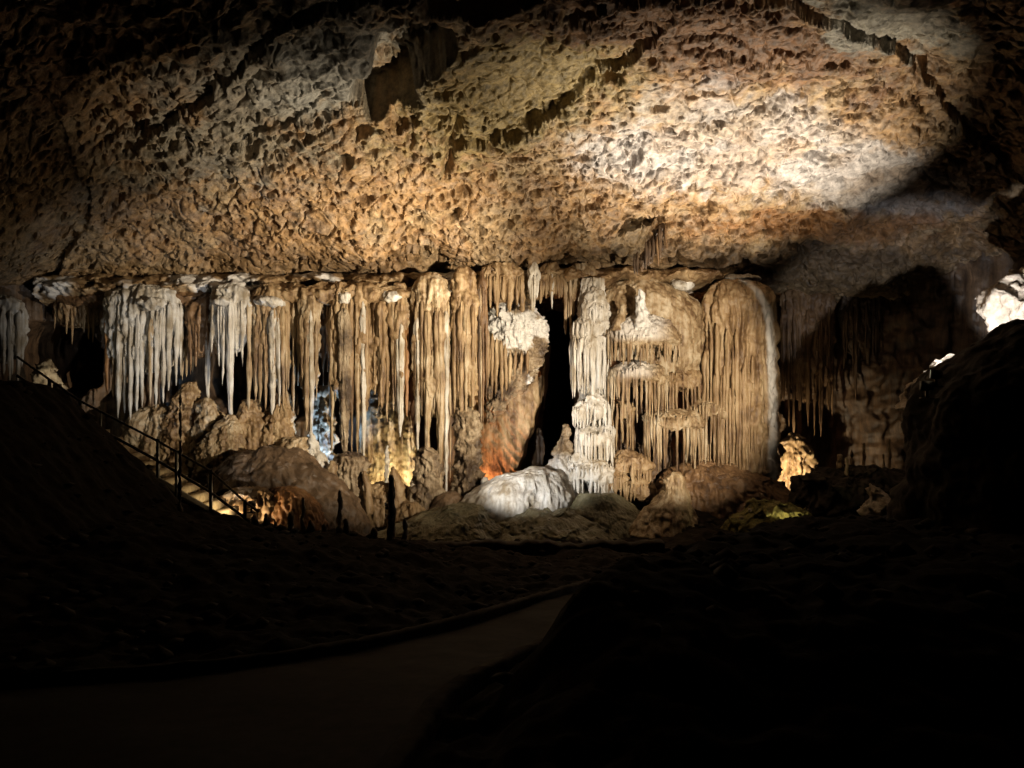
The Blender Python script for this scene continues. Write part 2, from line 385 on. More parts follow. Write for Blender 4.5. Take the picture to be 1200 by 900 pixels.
def ground():
    y = np.concatenate([np.linspace(-8, 3, 20), np.linspace(3.1, 26, 420)]); x = np.linspace(-18, 18, 620)
    X, Y = np.meshgrid(x, y); Z = ground_z(X, Y)
    # smooth under the path
    l, r = path_edges(Y); inp = sst(-.25, .05, X-l)*sst(-.25, .05, r-X)
    Z = Z+(.12*fbm(X*.9, Y*.9, 0*X, 4)+.06*fbm(X*4, Y*4, 0*X, 4)+.0)*(1-inp)-.05*inp
    o = link('ground', np.stack([X, Y, Z+CAMZ], -1).reshape(-1, 3), gridf(len(y), len(x))[:, ::-1], M['mud']); tag(o, kind='structure')
def path_edges(y):
    l = np.interp(y, [-8, 3, 5.2, 5.8, 6.05, 6.5, 7.3, 8.4, 11.4, 15.2, 18], [-6, -6, -5.6, -4.5, -3.4, -2.2, -1.35, -.55, 1.14, 3.05, 4.9])
    r = np.interp(y, [-8, 3, 4.57, 5.7, 7, 8.65, 11, 15, 18], [-1.2, -.9, -.64, -.52, .02, .86, 2.1, 4.1, 5.9])
    return l, r
def path():
    y = np.linspace(-7, 17.5, 420); l, r = path_edges(y); kk = np.hanning(25); kk /= kk.sum(); l, r = [np.convolve(np.pad(q_, 12, mode='edge'), kk, 'valid') for q_ in (l, r)]; u = np.linspace(0, 1, 24)[None, :]
    X = l[:, None]*(1-u)+r[:, None]*u; Y = y[:, None]+0*X; Z = ground_z((l+r)/2, y)[:, None]+.02*fbm(X, Y, 0*X, 3)+.02
    o = link('path', np.stack([X, Y, Z+CAMZ], -1).reshape(-1, 3), gridf(len(y), 24)[:, ::-1], M['path']); tag(o, kind='structure')
    for e, s in ((l, -1), (r, 1)):
        prof = [(0, -.1), (0, .07), (.03, .09), (.11, .09), (.14, .07), (.14, -.1)]
        V = []
        zc = ground_z((l+r)/2, y)
        for i in range(len(y)):
            for a, b in prof:
                n_ = .012*random.uniform(-1, 1); V.append((e[i]+s*(a-.02)+n_, y[i], zc[i]+b+n_+.02+CAMZ))
        o = link('kerb', V, gridf(len(y), 6), M['kerb'], smooth=False); tag(o, kind='structure')
ground(); path()

def rear_wall():
    nx, nz = 760, 230
    x = np.linspace(-18, 18, nx); z = np.linspace(-4.4, 3.4, nz)
    X, Z = np.meshgrid(x, z); px = 600+X*1000/24; py = 450-Z*1000/24
    Y = 24.2+.5*fbm(X*.35, 0*X, Z*.35, 3)
    fl = .10*(1-np.abs(noise3(X*3.4, 0*X+2, Z*.3))*2)+.05*(1-np.abs(noise3(X*8, 0*X+5, Z*.6))*2)
    Y = Y-fl*1.2+.06*fbm(X*3, 0*X, Z*3, 4)
    # open passage beside the pale column and the dark niches behind the curtains
    def hole(cx, cy, rx, ry, d, rot=0):
        c, s = math.cos(rot), math.sin(rot); u = ((px-cx)*c+(py-cy)*s)/rx; v = (-(px-cx)*s+(py-cy)*c)/ry
        r = (np.abs(u)**3+np.abs(v)**3)**(1/3)+.12*fbm(X*1.5, 0*X+3, Z*1.5, 3)
        return d*(1-sst(.8, 1.05, r))
    Y = Y+hole(660, 450, 22, 150, 7)+hole(95, 425, 34, 42, 3.5)+hole(320, 440, 105, 60, 1.6)+hole(250,420,30,60,1.0)+hole(495, 540, 22, 70, 2.)+hole(600, 350, 40, 40, 1.5)
    def bump(cx, cy, rx, ry, d):
        r = np.hypot((px-cx)/rx, (py-cy)/ry)+.1*fbm(X*1.5, 0*X+3, Z*1.5, 3); return -d*(1-sst(.3, 1.1, r))
    Y = Y+bump(1120, 420, 130, 300, 2.2)-sst(-10, -16, X)*5-sst(11, 16, X)*6
    V = np.stack([X, Y, Z+CAMZ], -1).reshape(-1, 3)
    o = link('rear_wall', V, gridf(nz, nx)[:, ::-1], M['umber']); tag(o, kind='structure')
rear_wall()
def side_wall(name, sx):
    y = np.linspace(-9, 24, 160); z = np.linspace(-4.5, 6.6, 60); Y, Z = np.meshgrid(y, z)
    X = sx*(13.2+.8*fbm(Y*.3, 0*Y+sx, Z*.3, 4)+.0*Z)
    o = link(name, np.stack([X, Y, Z+CAMZ], -1).reshape(-1, 3), gridf(60, 160), M['rock']); tag(o, kind='structure')
side_wall('left_wall', -1); side_wall('right_wall', 1)
def rear_close():
    x = np.linspace(-16, 16, 90); z = np.linspace(-2.5, 6.4, 40); X, Z = np.meshgrid(x, z); Y = -8+.6*fbm(X*.3, 0*X, Z*.3, 4)
    o = link('entrance_wall', np.stack([X, Y, Z+CAMZ], -1).reshape(-1, 3), gridf(40, 90), M['rock']); tag(o, kind='structure')
rear_close()
o = solid('rock_hill', [(1310,352,20),(1310,370,70),(1300,388,120),(1300,405,152),(1300,432,180),(1305,470,215),(1315,540,235),(1325,600,250),(1330,690,330)], 11, M['rock'], lump=.20, lscale=.9, dr=.8)
tag(o, kind='structure')

# ------------------------------------------------------------------ stalactites and curtains
def stal_prof(x, y0, y1, w, lean=0., base=1.6):
    h = y1-y0; r = w/2
    P = [(x, y0-9, r*.25), (x, y0-4, r*.8)]
    for f, k in ((.06, 1.25), (.3, 1.1), (.55, .95), (.8, .68), (.94, .42), (1., .12)):
        P.append((x+lean*f+random.uniform(-.25, .25)*min(1, w/5), y0+h*f, r*k*random.uniform(.9, 1.1)))
    return P
def stalactite(parent, x, y0, y1, w, Y, mat, loc=None, flute=.012, **k):
    k.pop('lobes', None)
    return solid('stalactite', stal_prof(x, y0, y1, w, random.uniform(-1.6, 1.6)), Y, mat, parent, loc, lump=.028, lscale=.2,
                 vstretch=2.2, flute=flute if w > 4 else 0, ffreq=16, zstep=.05, nseg=int(np.clip(w*2.6, 9, 50)), lobes=.32 if w > 3.4 else 0, **k)
def curtain(label, x0, x1, y0, ycap, Y, tubes, mat='cream', capmat=None, dr=.45, fill=0, fillrange=None, group='stalactite curtains along the back wall', white=None, fl=.06, name='stalactite_curtain'):
    cx = (x0+x1)/2; hw = (x1-x0)/2
    t = thing(name, label, 'stalactites', W(cx, y0, Y), group)
    h = ycap-y0
    ext = max(6, .42*(float(np.median([q[2] for q in tubes]))-ycap)) if hw > 8 else 6
    solid('flowstone_cap', [(cx, y0-20, hw*.35), (cx, y0-10, hw*.85), (cx, y0+h*.15, hw*.99), (cx, y0+h*.5, hw*.98), (cx, y0+h*.85, hw*.93), (cx, y0+h+ext*.5, hw*.84), (cx, y0+h+ext, hw*.6), (cx, y0+h+ext*1.2, hw*.2)],
          Y, M[capmat or mat], t, dr=dr, lump=.09, lscale=.35, flute=fl*1.5, ffreq=5, zstep=.03, white=white, vstretch=1.5)
    R = hw*Y/1000
    if fill:
        a, b = fillrange or (ycap-5, ycap+25)
        for i in range(fill):
            x = x0+(x1-x0)*(i+.5)/fill+random.uniform(-1, 1); tubes = tubes+[(x, random.uniform(2.2, 4.5), random.uniform(a, b))]
    for tb in tubes:
        x, w, yb = tb[:3]; u = min(.97, abs(x-cx)/max(hw, 1)); yf = Y-dr*R*math.sqrt(1-u*u)*random.uniform(.75, 1.0)
        yt = tb[3] if len(tb) > 3 else y0+h*random.uniform(.15, .4)
        stalactite(t, x, yt, yb, w, yf, M[tb[4] if len(tb) > 4 else mat], flute=.014)
    return t
G = 'stalactite curtains along the back wall'
curtain('dim bluish curtain at the far left edge, above the hillside', -25, 30, 366, 400, 21.5, [(3,7,440),(12,6,448),(22,8,452),(-6,8,446),(27,5,430)], 'white', fill=5, fillrange=(410,445))
curtain('short dark brown stalactite row just left of the wide white curtain', 62, 122, 350, 372, 22.3, [(118,6,388),(110,4,402),(104,4,398),(84,4,404),(78,3,392),(96,3,388)], 'tan', fill=7, fillrange=(372,392))
curtain('wide white curtain of stalactites nearest the railing, fanning over a pale mound', 121, 214, 354, 402, 21.6,
        [(126,8,462,372,'orange'),(133,7,466,372,'tan'),(140,8,490),(147,7,484),(154,7,492),(161,7,482),(167,6,478),(177,7,474,380,'cream'),(184,7,478),(192,7,472),(199,7,458),(206,6,452),(212,5,440)], 'white', fill=9, fillrange=(415,450), dr=.5)
curtain('narrow cream curtain tucked against the right side of the wide white one', 202, 229, 352, 395, 22.1, [(207,5,440),(213,5,446),(220,6,442),(226,5,436)], 'cream', fill=3, fillrange=(410,430))
curtain('dark rounded curtain with a thin cream drip reaching the mound below', 219, 257, 364, 402, 21.7, [(223,5,440),(230,5,430),(243,7,472,395,'white'),(251,5,434),(236,4,420)], 'brown', fill=7, fillrange=(405,425), dr=.6)
curtain('white topped curtain with one long thick stalactite touching a mound', 244, 296, 352, 384, 21.3, [(270,10,494,358,'white'),(262,5,452),(256,4,430),(283,5,430),(292,7,482,356,'cream'),(276,4,418)], 'white', fill=5, fillrange=(390,415), dr=.5)
curtain('broad tan curtain with a bright white lower point, above the cone shaped mound', 294, 340, 354, 425, 21.3, [(299,7,470,365,'cream'),(306,7,476),(312,7,480),(320,12,486,370,'white'),(326,6,476,380,'white'),(331,7,478),(337,5,456)], 'tan', fill=6, fillrange=(440,465), dr=.5)
curtain('slim pair of cream stalactites in front of the dark gap beside the cone shaped mound', 340, 352, 352, 380, 21.4, [(345,6,482),(350,4,452)], 'cream', dr=.9)
curtain('long tapering white curtain point above the blue lit niche', 350, 376, 358, 430, 21.2, [(354,7,468),(360,8,505),(364,9,528,372,'white'),(371,5,470)], 'cream', fill=3, fillrange=(430,452), dr=.6)
curtain('small knobbly curtain with short dark drips in the gap above the blue niche', 365, 392, 352, 392, 21.6, [(371,4,424),(378,5,452),(384,4,436),(388,7,488,372,'white')], 'brown', fill=5, fillrange=(400,430), dr=.7)
curtain('thick rough brown column of stalactites standing on the fluted pedestal', 386, 414, 350, 400, 21.2, [(389,7,530,372,'cream'),(403,17,534,370,'popcorn'),(394,6,470),(411,6,532)], 'tan', fill=5, fillrange=(395,440), dr=.6)
curtain('straight pair of long white stalactites right of the thick rough brown column', 413, 433, 352, 440, 21.25, [(418,7,534,362,'cream'),(425,8,536,362,'white'),(430,5,480)], 'tan', fill=3, fillrange=(450,480), dr=.7)
curtain('wide tan curtain with stepped short tips above the yellow lit wall', 430, 460, 352, 450, 21.4, [(433,5,470),(439,5,462),(447,13,478,360),(453,6,495),(458,4,470)], 'tan', fill=5, fillrange=(460,480), dr=.5)
curtain('curtain with one long pointed white stalactite and an orange neighbour', 457, 484, 352, 410, 21.3, [(460,5,482,365,'cream'),(464,5,470),(469,10,512,380,'white'),(478,7,489,380,'orange'),(474,4,460,380,'orange')], 'tan', fill=4, fillrange=(420,455), dr=.55)
curtain('tall golden curtain whose long white lower stalactites stand on a rough pedestal', 483, 528, 340, 440, 21.1, [(489,8,528,380,'white'),(494,5,470),(501,10,552,370,'cream'),(507,5,480),(512,8,500),(517,10,582,370,'cream'),(523,8,584,372,'white'),(527,4,560)], 'cream', fill=6, fillrange=(450,490), dr=.5)
curtain('massive streaked brown curtain touching the top of the lumpy column', 529, 560, 334, 450, 21.1, [(534,8,484),(541,10,486,360),(547,8,492,360,'cream'),(554,7,482,360),(538,5,470)], 'tan', fill=7, fillrange=(440,475), dr=.7)
curtain('dark slender strands hanging right of the massive streaked brown curtain', 560, 570, 336, 380, 21.4, [(561,5,498,345,'umber'),(566,4,506,345,'brown'),(563,3,500,345,'cream'),(569,4,470)], 'brown', dr=.9)
# ceiling fringe over the passage
curtain('fringe of short ragged brown stalactites over the white crusted boulder', 560, 618, 328, 340, 21.6, [(575,5,362),(583,6,372),(590,7,352),(598,9,366),(606,6,358),(568,4,372),(612,12,366,330,'tan')], 'tan', fill=14, fillrange=(340,356), dr=.3)
curtain('short bright white curtain hanging alone left of the black passage', 619, 632, 327, 340, 21.3, [(622,6,352),(626,7,366),(630,5,350),(624,4,368)], 'white', dr=.7)
curtain('thin spiky stalactites hanging over the top of the black passage', 630, 662, 328, 337, 21.8, [(647,4,362,330,'white'),(640,4,350),(653,4,346),(634,5,356),(658,5,348)], 'tan', fill=12, fillrange=(338,352), dr=.3)
curtain('smooth cream drape right of the black passage, beside the white capped column', 660, 702, 328, 352, 21.9, [(663,6,392),(668,5,400),(673,6,372),(684,7,366),(692,8,362),(699,7,360)], 'cream', fill=8, fillrange=(360,380), dr=.4)
for i, (x, w, y0, y1) in enumerate([(765, 6, 285, 306), (773, 7, 270, 300), (757, 5, 292, 310), (749, 4, 300, 318)]): pass
t = thing('stalactite_cluster', 'small dark cluster of stalactites hanging from a crack in the lit ceiling', 'stalactites', W(765, 290, 20.6))
solid('flowstone_cap', [(776,262,3),(774,272,8),(768,284,10),(760,300,9),(754,312,5),(752,318,1)], 20.6, M['umber'], t, lump=.12, lscale=.25, dr=.8)
for x, w, y0, y1 in [(765,5,285,308),(773,6,272,302),(757,5,292,316),(780,4,270,292),(747,4,304,322),(770,3,285,312),(761,4,290,312),(743,3,306,322)]:
    stalactite(t, x, y0, y1, w, 20.35, M['umber' if x % 2 else 'brown'])

# right wall dim curtains
curtain('dim reddish curtain right of the big bell shaped column, above the bright lamp glow', 914, 978, 352, 440, 23.4, [(918,6,470),(924,5,500),(931,6,520),(938,5,480),(946,6,500),(955,5,510),(963,7,512),(972,5,480)], 'brown', fill=10, fillrange=(440,500), dr=.3)
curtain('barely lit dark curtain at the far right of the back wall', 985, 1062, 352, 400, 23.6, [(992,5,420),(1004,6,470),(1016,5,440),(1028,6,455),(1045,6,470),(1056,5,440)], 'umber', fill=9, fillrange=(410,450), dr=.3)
# brow of white nodules above the curtains
for i, (x, y, w, h, lb) in enumerate([(404,349,9,6,'rounded white calcite boss under the ceiling above the thick rough column'), (460,347,11,5,'small oval white boss on the ceiling edge above the wide tan curtain'),
                                  (178,356,16,7,'white lumpy boss crowning the wide white curtain'),(262,354,14,6,'white boss above the long thick stalactite'),(316,354,16,6,'pale boss above the broad tan curtain'),
                                  (800,334,14,6,'pale ledge boss between the domed column and the bell shaped column'),(868,327,22,4,'long pale boss over the bell shaped column')]):
    o = solid('calcite_boss', [(x,y-h,w*.4),(x,y-h*.6,w*.85),(x,y,w),(x,y+h*.6,w*.8),(x,y+h,w*.35)], 21.1 if x < 700 else 21.9, M['white'], lump=.09, lscale=.22, dr=.8); tag(o, lb, 'rock boss', 'white bosses under the ceiling edge')
# brow rock along the ceiling edge
o = solid('rock_lip', [(415,334,40),(415,338,90),(415,345,120),(410,352,110),(405,357,60)], 21.6, M['tan'], lump=.16, lscale=.5, dr=.22, flute=.03)
tag(o, 'long tan rock lip where the lit ceiling meets the middle curtains', 'rock ledge', 'rock lips under the ceiling edge')
o = solid('rock_lip', [(210,338,60),(210,342,120),(210,350,150),(210,358,130),(210,362,60)], 22.2, M['brown'], lump=.16, lscale=.5, dr=.2, flute=.03)
tag(o, 'dark brown rock lip above the white curtains on the left', 'rock ledge', 'rock lips under the ceiling edge')

def brow():
    # lumpy fused flowstone where ceiling and curtains meet
    x = np.linspace(-12.2, 11.5, 800); v = np.linspace(0, 1, 60); X, Vv = np.meshgrid(x, v)
    yt = np.interp(x, [-12.2, -9, -6, -2, 0, 3, 6, 11.5], [3.0, 2.95, 2.95, 3.0, 3.1, 3.1, 3.0, 2.95])[None, :]
    yb = np.interp(x, [-12.2, -9, -6, -4, -2, 0, 3, 6, 11.5], [1.9, 1.95, 1.95, 2.1, 2.25, 2.45, 2.45, 2.4, 2.3])[None, :]+.16*fbm(x*1.5, 0*x+3, 0*x, 3)[None, :]+.14*np.abs(noise3(x*3.7, 0*x+1, 0*x))[None, :]+.35*sst(4.6, 7.5, x)[None, :]
    Z = yt+(yb-yt)*Vv; B = np.sin(np.clip(Vv*1.05, 0, 1)*math.pi)**.6
    fade = 1-.75*sst(4.6, 7.5, X)
    Y = 22.35+.9*sst(4.6, 7.5, X)-.75*B*fade-.42*fbm(X*1.5, 0*X+9, Z*2.6, 4)*B*fade-.12*np.abs(noise3(X*4.5, 0*X, Z*5))*B+.6*(1-B)
    Z = Z+.06*fbm(X*2.5, 0*X+5, Z*3, 3)
    w = .75*sst(.12, .38, fbm(X*.9+4, 0*X, Z*1.4, 3)+.10)*sst(1.0, -1.5, X)+.3*sst(.2, .4, fbm(X*.9+9, 0*X, Z*1.4, 3))*sst(3, 5, X)
    o = link('brow_rock', np.stack([X, Y, Z+CAMZ], -1).reshape(-1, 3), gridf(60, 800)[:, ::1], M['tan'], white=w.ravel()); tag(o, kind='structure')
brow()

# ------------------------------------------------------------------ bases and mounds
def mound(name, label, cat, prof, Y, mat, group='flowstone mounds at the foot of the wall', **k):
    if mat not in ('smooth', 'pale', 'white') and 'stalagmite' not in name and not (name == 'rock_outcrop' and mat == 'cream'):
        k['flute'] = max(k.get('flute', 0), .05); k.setdefault('ffreq', 5.5); k['popcorn'] = max(k.get('popcorn', 0), .022)
    o = solid(name, prof, Y, M[mat], **k); tag(o, label, cat, group); return o
mound('flowstone_mound', 'pale fluted mound directly under the wide white curtain', 'mound', [(185,474,8),(185,480,22),(180,492,30),(178,515,34),(176,545,40),(176,600,48)], 21.8, 'cream', lump=.10, flute=.09, ffreq=4, ripple=.02, rfreq=7, dr=.6)
mound('flowstone_mound', 'lumpy brown mound left of the ribbed bell shaped mound', 'mound', [(224,446,4),(222,455,10),(216,475,16),(214,510,22),(210,550,26),(206,610,34)], 21.6, 'tan', lump=.14, lscale=.3, popcorn=.03, dr=.8)
mound('flowstone_mound', 'small knobbly mound touched by the thin cream drip', 'mound', [(244,466,3),(242,474,9),(244,490,15),(246,520,20),(246,580,24)], 21.4, 'cream', lump=.10, lscale=.3, popcorn=.02, dr=.8)
mound('flowstone_mound', 'ribbed bell shaped pale mound under the long thick stalactite', 'mound', [(270,486,3),(268,494,8),(264,508,18),(262,530,27),(262,560,32),(264,600,38)], 21.0, 'cream', lump=.08, ripple=.05, rfreq=11, dr=.8)
mound('flowstone_mound', 'rounded brown mound behind the large smooth dome, with a ringed top', 'mound', [(293,468,6),(292,476,11),(292,492,18),(294,520,24),(294,590,28)], 21.4, 'tan', lump=.10, ripple=.03, rfreq=6, dr=.8)
mound('flowstone_mound', 'tall cone shaped brown mound under the broad tan curtain', 'mound', [(334,456,2),(332,466,6),(328,482,14),(325,505,20),(322,535,26),(322,600,34)], 21.4, 'tan', lump=.08, lscale=.3, flute=.03, ripple=.02, rfreq=8, dr=.8)
mound('flowstone_mound', 'squat drip fringed mound between the cone and the blue niche', 'mound', [(352,512,10),(346,520,20),(344,535,26),(348,552,30),(352,600,36)], 21.0, 'cream', lump=.08, flute=.04, ripple=.03, rfreq=9, dr=.8)
mound('stalagmite', 'bright white cone at the foot of the long point above the blue niche', 'stalagmite', [(364,506,1.5),(366,520,5),(370,535,10),(374,550,15),(378,575,22),(380,610,26)], 20.9, 'white', group=None, lump=.07, lscale=.2, popcorn=.02)
mound('flowstone_dome', 'large smooth brown dome behind the foot of the railing', 'mound', [(322,524,14),(318,530,34),(314,542,54),(322,562,76),(328,590,92),(332,625,102),(332,660,108)], 19.8, 'smooth', group=None, lump=.16, lscale=.6, flute=.04, ffreq=3, dr=.7)
mound('flowstone_mound', 'low orange brown swell in front of the large smooth dome', 'mound', [(336,570,8),(338,576,20),(340,590,32),(340,612,42),(340,640,46)], 18.6, 'orange', lump=.05, lscale=.5, dr=.7)
mound('flowstone_mound', 'pitted tan ledge at the left foot of the large smooth dome', 'mound', [(290,574,14),(290,579,30),(288,590,40),(284,606,46),(282,625,50)], 18.4, 'tan', lump=.13, lscale=.3, dr=.5)
mound('rock_outcrop', 'narrow knobbly rock face glowing blue in the niche', 'rock', [(378,452,4),(377,470,9),(377,500,13),(378,530,14),(380,560,16)], 22.3, 'popcorn', group=None, lump=.14, lscale=.25, popcorn=.03)
mound('stalagmite', 'stubby pale stalagmite right of the blue niche', 'stalagmite', [(389,540,2),(389,544,4.5),(388,556,6.5),(387,575,8),(386,600,9)], 20.6, 'cream', group='stalagmites at the wall foot', lump=.04, lscale=.2)
mound('flowstone_mound', 'dull brown mound below the blue niche', 'mound', [(384,568,8),(384,575,18),(384,592,26),(384,615,32)], 20.4, 'brown', lump=.07, lscale=.3, ripple=.02, rfreq=8)
mound('flowstone_mound', 'fluted round pedestal carrying the thick rough brown column', 'mound', [(412,530,8),(412,535,16),(411,543,20),(410,553,20),(411,575,19),(412,605,20),(412,630,22)], 21.1, 'popcorn', lump=.07, lscale=.2, flute=.10, ffreq=7, popcorn=.025, dr=.8)
mound('rock_outcrop', 'smooth wall panel glowing yellow behind the slender lit stalagmite', 'rock', [(454,470,12),(454,484,26),(454,505,32),(455,540,34),(457,575,36),(457,620,38)], 23.0, 'cream', group=None, lump=.06, lscale=.5, dr=.35)
mound('rock_crust', 'brown knobbly crust hanging over the yellow lit wall panel', 'rock', [(442,450,5),(446,462,9),(446,474,11),(444,484,7),(440,490,3)], 22.4, 'popcorn', group=None, lump=.13, lscale=.2, popcorn=.03, dr=.5)
mound('flowstone_mound', 'brown fluted bank below the yellow lit wall panel', 'mound', [(452,566,16),(452,571,27),(452,585,32),(452,610,36),(452,635,38)], 21.3, 'tan', lump=.08, lscale=.3, flute=.06, ffreq=6, dr=.5)
mound('stalagmite', 'slender brightly lit white stalagmite in front of the yellow panel', 'stalagmite', [(454,522,1.),(453,530,2.2),(454,542,2.6),(453,555,2.4),(454,575,3.)], 21.9, 'white', group='stalagmites at the wall foot', lump=.04, lscale=.1)
mound('stalagmite', 'short broad brown stalagmite right of the slender lit white one', 'stalagmite', [(461,547,1.5),(462,554,5),(464,566,8),(466,590,12),(467,615,14)], 21.0, 'tan', group='stalagmites at the wall foot', lump=.04, lscale=.2)
mound('stalagmite', 'small pale pointed stalagmite left of the rough pedestal', 'stalagmite', [(483,563,1.2),(484,570,3.5),(485,582,5),(486,610,7)], 20.9, 'white', group='stalagmites at the wall foot', lump=.03, lscale=.2)
mound('stalagmite', 'leaning brown stalagmite against the fluted round pedestal', 'stalagmite', [(427,552,1.5),(428,560,3.5),(431,578,4.5),(433,602,5.5)], 20.7, 'tan', group='stalagmites at the wall foot', lump=.03, lscale=.2)
mound('flowstone_mound', 'rough stepped pedestal under the tall golden curtain', 'mound', [(498,524,4),(502,532,11),(503,548,14),(502,565,16),(500,590,20),(498,615,26),(496,630,28)], 21.0, 'popcorn', lump=.09, lscale=.2, flute=.05, ripple=.06, rfreq=3.5, popcorn=.02, dr=.8)
mound('flowstone_column', 'lumpy brown column under the massive streaked curtain, edged by orange light', 'column', [(547,478,6),(546,486,13),(547,505,14),(549,520,13),(548,540,14.5),(549,560,14),(549,580,17),(547,602,22)], 21.1, 'popcorn', group=None, lump=.12, lscale=.22, popcorn=.04, flute=.03, dr=.9)
mound('flowstone_mound', 'fluted brown skirt spreading under the rough stepped pedestal', 'mound', [(485,588,10),(486,594,20),(488,606,28),(488,625,34)], 20.8, 'tan', lump=.06, lscale=.3, flute=.06, ffreq=7, dr=.7)
mound('flowstone_mound', 'rounded tan mound between the lumpy column and the rough pedestal', 'mound', [(529,576,5),(528,582,14),(526,595,22),(524,612,28),(520,630,34)], 20.7, 'smooth', lump=.05, lscale=.4)
mound('flowstone_mound', 'wide low yellowish mound at the front left of the white mound', 'mound', [(545,592,8),(542,597,30),(535,606,50),(528,618,68),(520,632,88),(515,652,110)], 19.8, 'pale', lump=.12, lscale=.4, popcorn=.012, dr=.8)
mound('flowstone_mound', 'wide low greenish mound at the front of the white mound', 'mound', [(640,594,8),(638,599,36),(640,608,56),(642,618,74),(645,632,95),(648,652,115)], 19.9, 'pale', lump=.12, lscale=.4, popcorn=.012, dr=.8)
mound('stalagmite', 'pale twisted stub of stalagmite at the left end of the white mound', 'stalagmite', [(569,559,1.5),(568,565,4),(567,575,7),(562,588,10),(558,602,12)], 20.7, 'white', group='stalagmites at the wall foot', lump=.05, lscale=.2)
t = mound('flowstone_mound', 'big smooth white mound between the lumpy column and the tiered column', 'mound', [(632,547,6),(630,551,20),(623,560,42),(615,574,60),(609,590,72),(606,608,80),(605,630,86)], 20.5, 'white', group=None, lump=.06, lscale=.5, flute=.06, ffreq=3.4, dr=.6,
      white=lambda V, px, py: .35*sst(.2, -.3, fbm(V[:,0]*3, V[:,1]*3, V[:,2]*.8, 3)))
mound('flowstone_mound', 'white knobbly slope leaning on the left foot of the tiered column', 'mound', [(664,497,3),(663,505,6),(660,520,8),(660,535,12),(660,555,20),(662,580,28),(664,610,34)], 20.9, 'popcorn', lump=.10, lscale=.2, popcorn=.03, white=lambda V, px, py: sst(528, 545, py)*.7)
# the hanging boulder and lit slope left of the passage
t = thing('flowstone_boulder', 'hanging boulder with a white crust and brown drips left of the black passage', 'rock', W(605, 420, 22.2))
solid('crust', [(600,352,12),(602,362,26),(606,378,34),(606,396,35),(605,415,33),(602,436,27),(594,456,20),(586,472,12),(578,488,6),(574,496,2)], 22.4, M['popcorn'], t, lump=.15, lscale=.3, popcorn=.05, flute=.04, dr=.45,
      white=lambda V, px, py: .75*sst(.05, .3, fbm(V[:,0]*1.6, V[:,1]*1.6, V[:,2]*1.6, 3)+.5-np.abs(py-385)/60))
for x, w, y0, y1 in [(572,5,395,455),(577,5,400,468),(582,5,405,462),(587,6,408,470),(592,5,412,458),(598,5,418,450),(574,4,410,440),(604,4,420,446),(611,4,420,440),(618,4,420,438)]:
    stalactite(t, x, y0, y1, w, 21.85, M['tan'])
def slab():
    # the inclined smooth sheet under the boulder
    nu, nv = 90, 150
    u = np.linspace(0, 1, nu)[None, :]; v = np.linspace(0, 1, nv)[:, None]
    xl = 550+0*v; xr = np.interp(v, [0, .3, .55, .8, 1], [646, 641, 628, 610, 598])+3*noise3(v*9, 0*v, 0*v+2); py = 405+185*v+0*u
    px = xl*(1-u)+xr*u
    Yv = 23.3-.5*v-.25*np.sin(u*math.pi)+1.6*sst(.9, 1, u)**2
    X = (px-600)*Yv/1000; Z = (450-py)*Yv/1000+CAMZ; Yv = Yv+.05*fbm(X*1.2, 0*X, Z*1.2, 3)+.02*0
    Yv = Yv+.07*np.abs(noise3((X+Z*.5)*4.5, 0*X, (Z-X)*.8))+.03*fbm(X*6, 0*X, Z*4, 3)
    V = np.stack([X, Yv, Z], -1).reshape(-1, 3); F = gridf(nv, nu)
    B = V+np.array([0, .8, 0]); n = len(V)
    F2 = (gridf(nv, nu)+n)[:, ::-1]
    e = []
    for i in range(nv-1):
        a = i*nu; b = (i+1)*nu; e.append([a, a+n, b+n, b]); a += nu-1; b += nu-1; e.append([a, b, b+n, a+n])
    for j in range(nu-1):
        a = j; e.append([a, a+1, a+1+n, a+n]); a = (nv-1)*nu+j; e.append([a, a+n, a+1+n, a+1])
    o = link('rock_slab', np.concatenate([V, B]), np.concatenate([F, F2, np.array(e)]), M['tan'], loc=W(590, 585, 23))
    tag(o, 'smooth inclined slab lit orange at its foot, left of the black passage', 'rock')
slab()

# ------------------------------------------------------------------ tiered column (left strip in white calcite, its colour also standing in for white lamp light, honey shelves on the right)
def tier(parent, cx, ya, ye, yb, hw, Y, n, mat, dr=.7, tw=None, capn='cap', lump=.10, slope=0., jit=.16, white=None, mat2=None, full=False):
    sd = random.randint(1, 900); sc = .16
    dx = random.uniform(-.18, .18)*hw
    cap = solid(capn, [(cx+dx, ya, hw*.10), (cx+dx*.8, ya+(ye-ya)*.2, hw*.42), (cx+dx*.4, ya+(ye-ya)*.55, hw*.74), (cx, ye-1, hw*.93), (cx, ye+5, hw*1.0), (cx, ye+9, hw*.93), (cx, ye+11, hw*.7), (cx, ye+13, hw*.3)],
                Y, M[mat], parent, dr=dr, lump=lump, lscale=.3, flute=.06, ffreq=7, zstep=.025, white=white, scallop=sc, seed=sd, popcorn=.012)
    R = hw*Y/1000
    for i in range(n):
        u = -1+2*(i+.5)/n+random.uniform(-.5, .5)/n*1.6
        if random.random() < .07: continue
        th = u*math.pi/2*.98; x = cx+hw*.93*math.sin(th); yy = Y-R*.93*dr*math.cos(th)
        w = (tw or max(2.4, min(4.2, hw*2/n*1.3)))*random.choice([.6, .8, .95, 1.1, 1.4])
        h = (yb-ye)*random.choice([.55, .8, .9, .97, 1.03, 1.08] if not full else [.9, .97, 1.03, 1.08, 1.12])*random.uniform(.95, 1.04)
        dz = sc*float(noise3(math.sin(th)*1.4+sd*13.37, -math.cos(th)*1.4, 0.))*1000/Y
        stalactite(cap, x, ye+4-dz, ye+max(h, 12), w, yy, M[mat2 if mat2 and random.random() < .4 else mat], flute=0, white=white)
    return cap
